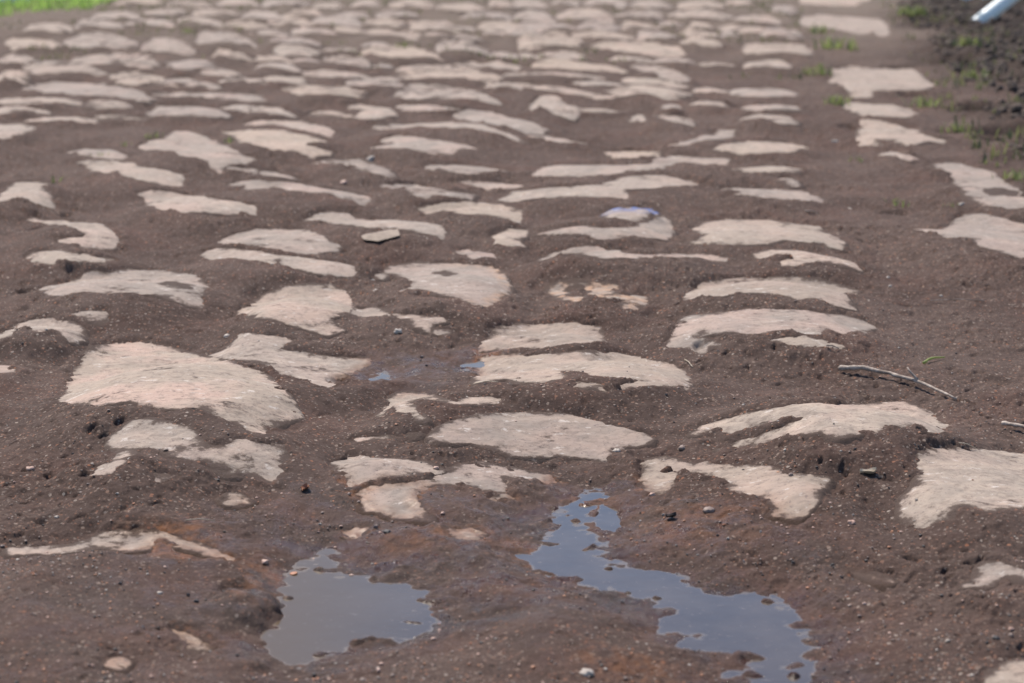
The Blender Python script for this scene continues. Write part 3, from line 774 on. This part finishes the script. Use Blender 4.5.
# ------------------------------------------------------------------ the stones
def make_stone_obj(s, k):
    allw = np.concatenate(s['w'])
    yc = allw[:, 1].mean()
    step = min(max(.00105 * yc, .0016), .02)
    mg = .035 if len(s['w']) == 1 else .06
    x0, y0 = allw.min(0) - mg - step; x1, y1 = allw.max(0) + mg + step
    ys = step * (1 if yc < 3.5 else 1.8)
    nx, ny = max(4, int((x1 - x0) / step)), max(4, int((y1 - y0) / ys))
    gx, gy = np.meshgrid(np.linspace(x0, x1, nx), np.linspace(y0, y1, ny))
    X, Y = gx.ravel(), gy.ravel()
    sd = sd_union(X, Y, s['w'], mg + .02)
    H = relief(X, Y)
    o = -np.minimum(0, sd + .007)
    z = H - .7 * np.maximum(0, o) - 2.5 * o * o + .0002 * (k % 5)
    fr = fbm(X, Y, .035, 101 + k % 3, 3, .55)
    lay = np.abs(vnoise(X * .7, Y, .03, 103)) * .0007
    z = z + .0014 * fr - lay + .0005 * vnoise(X, Y, .006, 105)
    pit = np.maximum(0, vnoise(X, Y, .016, 107) - .70)
    z = z - pit * .006 
    keep = (sd > -mg).reshape(gx.shape)
    kf = keep[:-1, :-1] & keep[1:, 1:] & keep[:-1, 1:] & keep[1:, :-1]
    i = np.arange(gx.size).reshape(gx.shape)
    f = np.stack([i[:-1, :-1], i[:-1, 1:], i[1:, 1:], i[1:, :-1]], -1)[kf]
    used, inv = np.unique(f, return_inverse=True); f = inv.reshape(f.shape)
    X, Y, z, sd = X[used], Y[used], z[used], sd[used]
    n = len(X)
    # close it to a block: side walls and underside
    e = np.concatenate([f[:, [0, 1]], f[:, [1, 2]], f[:, [2, 3]], f[:, [3, 0]]])
    key = np.minimum(e[:, 0], e[:, 1]).astype(np.int64) * n + np.maximum(e[:, 0], e[:, 1])
    uq, idx, cnt = np.unique(key, return_index=True, return_counts=True)
    be = e[idx[cnt == 1]]
    bot = f[:, ::-1] + n
    side = np.stack([be[:, 1], be[:, 0], be[:, 0] + n, be[:, 1] + n], -1)
    cx, cy = X.mean(), Y.mean()
    co = np.concatenate([np.stack([X, Y, z], -1), np.stack([cx + (X - cx) * .9, cy + (Y - cy) * .9, z * 0 - .11], -1)])
    me = raw_mesh('cobblestone', co, np.concatenate([f, side, bot]))
    w, ps = wetness(X, Y)
    hs = sd_union(X, Y, s['h'] + s['m'], .05) if s['h'] + s['m'] else np.full(n, -.05)
    film = .50 * s.get('film', 0) * fbm(X, Y, .045, 117, 3) * 1.6 + .40 * np.exp(-np.maximum(sd, 0) / .007) + s.get('film', .19) * .46 - .03 + .12 * fbm(X, Y, .05, 111, 2)
    film = film + .60 * sstep(-.001, -.008, sd + .004 * fbm(X, Y, .012, 119, 3))
    film = np.maximum(film, .95 * sstep(-.012, .0, hs + .01 * fbm(X, Y, .02, 113, 3)))
    if s.get('clean'): film = film * .7
    pad = lambda a: np.concatenate([a, a])
    rim = sstep(.022, .0, sd)
    stain = rim * sstep(.2, .6, w) * (1.4 if s.get('stain') else 1.0)
    add_attr(me, 'film', pad(film)); add_attr(me, 'wet', pad(np.clip(stain, 0, 1)))
    add_attr(me, 'pink', pad(np.full(n, .8 if s.get('pink') else (.2 if k % 3 else .45))))
    if s.get('orange'): org = sstep(.3, .95, (X - X.min()) / np.ptp(X)) * rim ** .3
    elif s.get('rust'): org = np.full(n, 1.0)
    else: org = np.full(n, .12)
    add_attr(me, 'orange', pad(org)); 
    if s.get('blue'): add_attr(me, 'blue', pad(sstep(.35, .75, (Y - s['w'][0][:, 1].min()) / np.ptp(s['w'][0][:, 1]))))
    link('cobblestone', me, M_STONE, label=s['label'], category='cobblestone', group='cobblestones of the muddy road')
for k, s in enumerate(S): make_stone_obj(s, k)

# ------------------------------------------------------------------ grit strewn on the mud (uncountable)
ICO_V = None
def blob(n_seed, c, r, flat=.7, sub=0):
    rr = np.random.default_rng(n_seed)
    t = (1 + 5 ** .5) / 2
    v = np.array([(-1, t, 0), (1, t, 0), (-1, -t, 0), (1, -t, 0), (0, -1, t), (0, 1, t), (0, -1, -t), (0, 1, -t), (t, 0, -1), (t, 0, 1), (-t, 0, -1), (-t, 0, 1)]) / 1.902
    f = np.array([(0, 11, 5), (0, 5, 1), (0, 1, 7), (0, 7, 10), (0, 10, 11), (1, 5, 9), (5, 11, 4), (11, 10, 2), (10, 7, 6), (7, 1, 8), (3, 9, 4), (3, 4, 2), (3, 2, 6), (3, 6, 8), (3, 8, 9), (4, 9, 5), (2, 4, 11), (6, 2, 10), (8, 6, 7), (9, 8, 1)])
    for _ in range(sub):
        d = {}; vl = list(v); nf = []
        def mid(a, b):
            k = (min(a, b), max(a, b))
            if k not in d:
                m = (vl[a] + vl[b]) / 2; vl.append(m / np.linalg.norm(m)); d[k] = len(vl) - 1
            return d[k]
        for a, b, c_ in f:
            x, y, z = mid(a, b), mid(b, c_), mid(c_, a)
            nf += [(a, x, z), (b, y, x), (c_, z, y), (x, y, z)]
        v = np.array(vl); f = np.array(nf)
    s = rr.uniform(.7, 1.3, 3); s[2] *= flat
    q = rr.normal(size=(3,)); ph = rr.uniform(0, 6.28)
    v = v * (1 + .16 * np.sin(v @ (q * 3) + ph)[:, None] + rr.uniform(-.08, .08, (len(v), 1)))
    a = rr.uniform(0, 6.28); ca, sa = math.cos(a), math.sin(a)
    v = v * s * r
    v = np.stack([v[:, 0] * ca - v[:, 1] * sa, v[:, 0] * sa + v[:, 1] * ca, v[:, 2]], -1)
    return v + np.asarray(c), f

def scatter_grit():
    n = 15000
    px = rng.uniform(-60, 1084, n); py = 110 + (740 - 110) * rng.uniform(0, 1, n) ** .62
    P = at(px, py)
    den = fbm(P[:, 0], P[:, 1], .16, 121, 3)
    z, b, w, v_ = mud_height(P[:, 0], P[:, 1]); ps, lev = pool_sd(P[:, 0], P[:, 1])
    ok = ((b < .002) | (rng.uniform(size=n) < .03)) & (ps < -.003) & (rng.uniform(-.35, .5, n) < den + .1)
    P, z, b, w = P[ok], z[ok], b[ok], w[ok]
    z = np.where(b > 0, relief(P[:, 0], P[:, 1]), z)
    V, F, MI = [], [], []; off = 0
    protos = [blob(900 + i, (0, 0, 0), 1.0) for i in range(24)]
    for i in range(len(P)):
        r = .0007 + .0011 * rng.uniform() ** 2.5 + (.0018 * rng.uniform() if rng.uniform() < .05 else 0)
        v, f = protos[i % 24]
        V.append(v * r + (P[i, 0], P[i, 1], z[i] + r * .3)); F.append(f + off); off += len(v)
        MI.append(np.full(len(f), rng.choice(5, p=[.12, .21, .17, .22, .28])))
    me = raw_mesh('grit', np.concatenate(V), np.concatenate(F), False)
    o = link('grit', me, M_PEB, kind='stuff', label='fine gravel and brick grains strewn over the mud')
    me.polygons.foreach_set('material_index', np.concatenate(MI).astype(np.int32))
scatter_grit()

def ground_z(X, Y):
    z, b, w, v = mud_height(np.array([X]), np.array([Y]))
    return float(max(z[0], relief(np.array([X]), np.array([Y]))[0] if b[0] > 0 else -9))
def spot(px, py):
    p = on_relief([px], [py])[0]
    return p[0], p[1], ground_z(p[0], p[1])

# crumbs of earth on the verge
def scatter_clods():
    n = 5200
    t = rng.uniform(0, 1, n); e = rng.normal(.38, .34, n)
    d = np.array(EDGE_B) - np.array(EDGE_A); L = np.hypot(*d); d /= L
    nrm = np.array([-d[1], d[0]])
    if edge_d(np.array([EDGE_A[0] + nrm[0]]), np.array([EDGE_A[1] + nrm[1]]))[0] < 0: nrm = -nrm
    P = np.array(EDGE_A) + np.outer(t * (L + .6) - .1, d) + np.outer(e, nrm)
    z, b, w, v_ = mud_height(P[:, 0], P[:, 1])
    V, F = [], []; off = 0
    protos = [blob(300 + i, (0, 0, 0), 1.0, .8) for i in range(20)]
    for i in range(n):
        if b[i] > -.01 or e[i] < .02 or rng.uniform() > v_[i] + .1: continue
        r = .005 + .013 * rng.uniform() ** 2.2
        v, f = protos[i % 20]
        V.append(v * r + (P[i, 0], P[i, 1], z[i] + r * .35)); F.append(f + off); off += len(v)
    me = raw_mesh('soil_clods', np.concatenate(V), np.concatenate(F), False)
    link('soil_clods', me, M_DARK if False else plain('clod_soil', (.050, .036, .028), (.14, .102, .080), 60, .9, .002), kind='stuff', label='crumbled dark clods of dug earth along the verge')
scatter_clods()

# ------------------------------------------------------------------ grass and weeds
def blades(P, Z, hmin, hmax, width, lean=.5, seed=0):
    rr = np.random.default_rng(seed)
    n = len(P)
    a = rr.uniform(0, 6.283, n); h = rr.uniform(hmin, hmax, n); ln = rr.uniform(.1, lean, n) * h
    wx, wy = np.cos(a + 1.57) * width / 2, np.sin(a + 1.57) * width / 2
    lx, ly = np.cos(a) * ln, np.sin(a) * ln
    b = np.stack([P[:, 0], P[:, 1], Z - .003], -1)
    o = np.stack([wx, wy, wx * 0], -1)
    m = b + np.stack([lx * .35, ly * .35, h * .62], -1)
    t = b + np.stack([lx, ly, h], -1)
    co = np.concatenate([b - o, b + o, m + o * .8, m - o * .8, t + o * .1, t - o * .1])
    i = np.arange(n)
    f = np.concatenate([np.stack([i, i + n, i + 2 * n, i + 3 * n], -1), np.stack([i + 3 * n, i + 2 * n, i + 4 * n, i + 5 * n], -1)])
    return co, f
def grass_patch(name, px0, px1, py0, py1, n, inside, m, hmin, hmax, width, label, seed):
    rr = np.random.default_rng(seed)
    A = at(px0, py1); B = at(px1, py0)
    Y = rr.uniform(at(0, py1)[1], at(0, py0)[1], n)
    u = rr.uniform((px0 - 512) / FPX, (px1 - 512) / FPX, n)
    X = u * Y * 1.0
    ok = inside(X, Y)
    X, Y = X[ok], Y[ok]
    z, b, w, v = mud_height(X, Y)
    k = b < -.004
    co, f = blades(np.stack([X[k], Y[k]], -1), z[k], hmin, hmax, width, .8, seed)
    link(name, raw_mesh(name, co, f), m, kind='stuff', label=label)
GA, GB = at(-10, 21), at(145, -1)
def left_bank(X, Y):
    d = (X - GA[0]) * (GB[1] - GA[1]) - (Y - GA[1]) * (GB[0] - GA[0])
    return d < .5 * fbm(X, Y, .5, 131, 2) 
grass_patch('grass', -300, 420, -60, 30, 60000, left_bank, M_GRASS, .02, .075, .007, 'bright green grass bank at the far left end of the road', 5)
def far_gaps(X, Y):
    return (fbm(X, Y, .35, 137, 3) > .5 - .5 * sstep(5, 13, Y))
grass_patch('sparse_grass', -100, 800, -20, 100, 22000, far_gaps, M_WEED, .008, .030, .007, 'thin grass in the gaps between the farthest cobbles', 6)
def verge_in(X, Y):
    e = edge_d(X, Y)
    return (e > -.1) & (e < 1.0) & (fbm(X, Y, .22, 139, 3) > .0)
grass_patch('weeds', 790, 1150, -10, 170, 5500, verge_in, M_WEED, .012, .04, .008, 'low weeds scattered over the dug earth of the verge', 8)

def sprig(px, py, n, h, label, m=M_GREEN, name='weed_sprig'):
    x, y, z = spot(px, py)
    rr = np.random.default_rng(int(px * 7 + py))
    # a fan of short leaves, each a small curved blade
    P = np.stack([x + rr.normal(0, h * .6, n), y + rr.normal(0, h * .8, n)], -1)
    co, f = blades(P, np.full(n, z), h * .5, h, h * .16, 1.3, int(px))
    return link(name, raw_mesh(name, co, f), m, label=label, category='weed', group='green sprigs between the cobbles')
for a in [
    (155, 138, 16, .022, "green sprig growing on the back of the arched grey stone"),
    (100, 156, 9, .016, "tiny green sprig on the short pale bar of stone"),
    (60, 183, 10, .022, "lone green sprig above the comma shaped stone at left"),
    (125, 147, 10, .018, "faint green sprig between the pale bar and the arched grey stone"),
    (232, 142, 12, .018, "green sprig left of the wide notched stone"),
    (898, 208, 14, .022, "small green seedling in open mud right of the long drooping stone"),
    (952, 209, 9, .014, "tiny seedling just above the kerb stone with a long left tongue"),
    (856, 163, 9, .020, "pale sprig left of the small oval stone by the kerb"),
    (953, 134, 26, .03, "leafy sprig at the right tip of the forked kerb stone"),
    (836, 50, 40, .07, "bright green tuft in front of the flat blurred kerb stone"),
    (819, 76, 34, .05, "bright green tuft at the left end of the large flat kerb slab"),
    (836, 105, 40, .035, "small green tuft left of the broken kerb stone"),
    (925, 107, 26, .045, "yellow green tuft right of the broken kerb stone"),
    (820, 33, 30, .05, "yellowish tuft hugging the underside of the flat blurred kerb stone"),
    (1017, 182, 34, .028, "leafy sprig on the kerb stone cut by the right edge"),
    (914, 20, 60, .06, "green tuft on the verge nearest the top edge"),
    (970, 55, 30, .05, "green tuft in the middle of the dug verge"),
    (977, 82, 26, .05, "green tuft on the verge beside the smooth dark track"),
    (187, 33, 24, .03, "green tuft between cobbles in the far left rows"),
    (405, 47, 20, .035, "green tuft behind a sloping cobble in the upper middle"),
]: sprig(*a)

# ------------------------------------------------------------------ twigs, straws, leaves
def tube(pts, r0, r1, n=8, jitter=.12, seed=0):
    rr = np.random.default_rng(seed)
    pts = np.array(pts, float); V = []; F = []
    for i, p in enumerate(pts):
        d = pts[min(i + 1, len(pts) - 1)] - pts[max(i - 1, 0)]; d /= np.linalg.norm(d)
        s = np.cross(d, (0, 0, 1)); s /= np.linalg.norm(s); u = np.cross(s, d)
        r = (r0 + (r1 - r0) * i / (len(pts) - 1)) * (1 + rr.uniform(-jitter, jitter))
        for k in range(n):
            a = 2 * math.pi * k / n
            V.append(p + (s * math.cos(a) + u * math.sin(a)) * r)
    for i in range(len(pts) - 1):
        for k in range(n):
            F.append((i * n + k, i * n + (k + 1) % n, (i + 1) * n + (k + 1) % n, (i + 1) * n + k))
    c0 = len(V); V.append(pts[0]); c1 = len(V); V.append(pts[-1])
    for k in range(n):
        F.append((c0, (k + 1) % n, k, k)); b = (len(pts) - 1) * n; F.append((c1, b + k, b + (k + 1) % n, b + (k + 1) % n))
    return np.array(V), [tuple(dict.fromkeys(f)) for f in F]
def pym(name, V, F, smooth=True):
    me = bpy.data.meshes.new(name); me.from_pydata([tuple(v) for v in V], [], F); me.update()
    for p in me.polygons: p.use_smooth = smooth
    return me
def lying(pxs, lift, r, wig=.0015, n=16, seed=0):
    """points of a stick along photo places, resting on the ground"""
    rr = np.random.default_rng(seed)
    q = np.array([spot(a, b) for a, b in pxs])
    t = np.linspace(0, 1, n); k = np.linspace(0, 1, len(q))
    X, Y = np.interp(t, k, q[:, 0]), np.interp(t, k, q[:, 1])
    Z = np.array([ground_z(a, b) for a, b in zip(X, Y)])
    line = np.linspace(Z[0], Z[-1], n); Z = line + max(0, (Z - line).max()) * .8
    L = np.interp(t, np.linspace(0, 1, len(lift)), lift)
    return np.stack([X + rr.normal(0, wig, n), Y + rr.normal(0, wig, n), Z + L + r], -1)
tw = lying([(838, 374), (862, 378), (890, 383), (920, 392), (955, 405)], [.002, .008, .006, .004, .001], .002, .0012, 20, 3)
V, F = tube(tw, .0038, .0020, 8, .22, 1)
root = link('twig', pym('twig', V, F), M_BARK, label="grey forked twig lying in the mud above the long split stone", category='twig')
bs = tw[14]
br = [bs, bs + (-.004, .004, .006), bs + (-.010, .010, .012), bs + (-.013, .013, .017)]
V, F = tube(br, .0022, .0010, 6, .1, 2)
link('side_branch', pym('side_branch', V, F), M_BARK, root)
tw = lying([(1002, 431), (1024, 436), (1050, 442)], [.002, .004, .002], .002, .001, 12, 5)
V, F = tube(tw, .0028, .0022, 8, .2, 1)
link('twig', pym('twig', V, F), M_BARK, label="short dark twig poking in from the right edge above the squarish slab", category='twig')
tw = lying([(923, 367), (932, 364), (944, 362)], [.001, .004, .002], .001, .0004, 8, 6)
V, F = tube(tw, .0020, .0010, 6, .1, 1)
link('green_stem', pym('green_stem', V, F), plain('fresh_stem', (.36, .42, .14), (.46, .5, .2), 60, .6, tr=1), label="short curved green stem lying just above the forked twig", category='stem')
def straw(a, b, label, m=M_STRAW, r=.0007):
    tw = lying([a, b], [.0005, .003, .001], r, .0004, 7, int(a[0]))
    V, F = tube(tw, r, r * .7, 5, .1, 1)
    link('straw', pym('straw', V, F), m, label=label, category='straw', group='straws and stalks on the mud')
for a in [((474, 385), (498, 389), "pale straw at the left tip of the long centre stone"),
          ((685, 361), (693, 372), "short upright straw right of the long centre stone"),
          ((185, 526), (216, 526), "thin yellow straw lying behind the low crest at bottom left"),
          ((958, 447), (976, 451), "pale straw leaning on the back of the squarish slab"),
          ((812, 474), (833, 479), "dark stalk at the right tip of the stone with two bare patches", M_BARK),
          ((930, 305), (985, 306), "thin dark stalk in open mud right of the half moon stone", M_BARK),
          ((826, 352), (838, 353), "little dark stalk in front of the low sliver on the right", M_BARK, .0012),
          ((805, 214), (818, 216), "little dark stalk behind the ribbed whitish stone", M_BARK, .0015),
          ((323, 612), (332, 616), "bent dark stalk floating in the left puddle", M_BARK, .0012)]:
    straw(*a)

# floating twig bits must sit on the water: handled by ground_z of the shallow puddle bed
def leaf(px, py, sz, ang, label, m, name='dry_leaf'):
    x, y, z = spot(px, py)
    V, F = [], []
    nu, nv = 9, 5
    for i in range(nu):
        t = i / (nu - 1)
        hw = math.sin(math.pi * (t * .94 + .03)) ** .8 * .32
        for j in range(nv):
            s = (j / (nv - 1) - .5) * 2
            X, Y = (t - .5) * sz, s * hw * sz
            Z = sz * (.18 * s * s + .22 * (t - .4) ** 2 + .05 * math.sin(7 * t + s))
            V.append((x + X * math.cos(ang) - Y * math.sin(ang), y + X * math.sin(ang) + Y * math.cos(ang), z + Z + .001))
    n = len(V); V += [(a, b, c + .0005) for a, b, c in V]
    for i in range(nu - 1):
        for j in range(nv - 1):
            a = i * nv + j
            F.append((a, a + nv, a + nv + 1, a + 1)); F.append((n + a, n + a + 1, n + a + nv + 1, n + a + nv))
    link(name, pym(name, V, F), m, label=label, category='leaf')
leaf(305, 494, .016, 1.3, "curled rusty leaf in the mud left of the forked stone", M_LEAF)
leaf(868, 476, .020, .2, "small curled pale chip in open mud left of the squarish slab", M_STRAW)
leaf(671, 522, .014, .5, "dark crumpled leaf in the mud below the bare left patch", M_DARK)

# ------------------------------------------------------------------ loose pebbles
def pebble(px, py, r, mi, label, flat=.65, cat='pebble', name='pebble', m=None, rest=.35):
    x, y, z = spot(px, py)
    v, f = blob(int(px * 3 + py), (0, 0, 0), r, flat, 2)
    v = v + (x, y, z + r * (rest - .25) * flat)
    return link(name, raw_mesh(name, v, f), m or M_PEB[mi], label=label, category=cat, **({'group': 'loose pebbles on the mud'} if cat == 'pebble' else {}))
for a in [(398, 335, .0075, 0, "pale loose pebble in front of the narrow tapering stone"),
          (376, 295, .0050, 0, "small flat pebble left of the broad orange rimmed stone"),
          (373, 281, .0032, 0, "bright little pebble just left of the broad stone's tip"),
          (371, 159, .0100, 0, "white pebble beside the brownish rounded crest, upper middle"),
          (344, 186, .0085, 1, "pinkish pebble below the brownish rounded crest"),
          (160, 599, .0022, 0, "tiny white pebble in open mud at bottom left"),
          (587, 678, .0060, 0, "round pale pebble at the bottom edge, centre"),
          (682, 450, .0048, 4, "brownish pebble right of the almond shaped stone"),
          (708, 513, .0070, 4, "round brown pebble on the reddish mud right of the blue puddle"),
          (30, 474, .0046, 1, "pink pebble in open mud at the left edge"),
          (294, 575, .0042, 2, "orange pebble on the rim of the left puddle"),
          (265, 566, .0040, 1, "pale orange pebble at the wet end of the bottom left crest"),
          (617, 450, .0044, 0, "pale chip in front of the almond stone's right end"),
          (652, 500, .0050, 1, "pink pebble below the smaller bare patch right of the blue puddle"),
          (890, 290, .0042, 0, "white pebble in open mud right of the half moon stone, lower of two"),
          (888, 280, .0034, 0, "white pebble in open mud right of the half moon stone, upper of two"),
          (941, 299, .0036, 0, "lone bright pebble in open mud, far right of the half moon stone"),
          (835, 143, .0100, 0, "white pebble left of the forked kerb stone"),
          (849, 210, .0075, 0, "pale pebble above the ribbed whitish stone"),
          (962, 207, .0070, 0, "pale pebble between the two kerb side stones at right"),
          (351, 576, .0030, 1, "tiny pink pebble at the far rim of the left puddle"),
          (851, 527, .0042, 1, "pale pink pebble in open mud below the squarish slab's left side"),
          (227, 338, .0050, 0, "white pebble behind the big boulder's right shoulder"),
          (57, 521, .0035, 0, "small pale pebble behind the low crest's left end")]:
    pebble(*a)
pebble(9, 4, .10, 0, "white object in the grass at the top left corner", .8, 'rock', 'white_rock', M_WHITE, .5)

# loose flat rock flake standing on the mud
def flake():
    pts = [(361,241),(366,239),(381,237),(388,235),(398,235),(400,240),(390,243),(378,247),(364,245)]
    q = on_relief([p[0] for p in pts], [p[1] for p in pts])
    c = q.mean(0); z = ground_z(*c)
    V = [(a, b, z + .004 + .006 * (b - c[1]) / .05) for a, b in q]
    n = len(V); V = [(x, y, zz + .001) for x, y, zz in V] + [(c[0] + (x - c[0]) * .8, c[1] + (y - c[1]) * .8, zz) for x, y, zz in V]
    V.append((c[0] - .01, c[1], z + .010)); F = [(i, (i + 1) % n, 2 * n) for i in range(n)]
    F += [(i, n + i, n + (i + 1) % n, (i + 1) % n) for i in range(n)] + [tuple(range(2 * n - 1, n - 1, -1))]
    me = pym('rock_flake', V, F, False)
    link('rock_flake', me, M_STONE, label="loose angular rock flake lying below the hooked end of the slim stone", category='rock')
flake()

# ------------------------------------------------------------------ white poles at the top right
def pole(a, b, r, label):
    pts = [np.array(a) + (np.array(b) - np.array(a)) * t for t in np.linspace(0, 1, 10)]
    rad = []
    V, F = tube(pts, r, r, 16, 0, 1)
    o = link('plastic_pole', pym('plastic_pole', V, F), M_WHITE, label=label, category='pole')
    v, f = blob(1, (0, 0, 0), r, 1, 2); v = v / np.linalg.norm(v, axis=1)[:, None] * r * 1.02 + np.array(a)
    link('end_cap', raw_mesh('end_cap', v, f), M_WHITE, o)
g = at(978, 29); d = g[1]
pole((g[0], d, .03), (g[0] + .46, d + .25, .34), .037, "white plastic pole leaning up from the mud at the top right")
g = at(966, 5)
pole((g[0] - .05, g[1], .03), (g[0] + .6, g[1] + .1, .06), .024, "white plastic pole lying behind the leaning one at the top right")
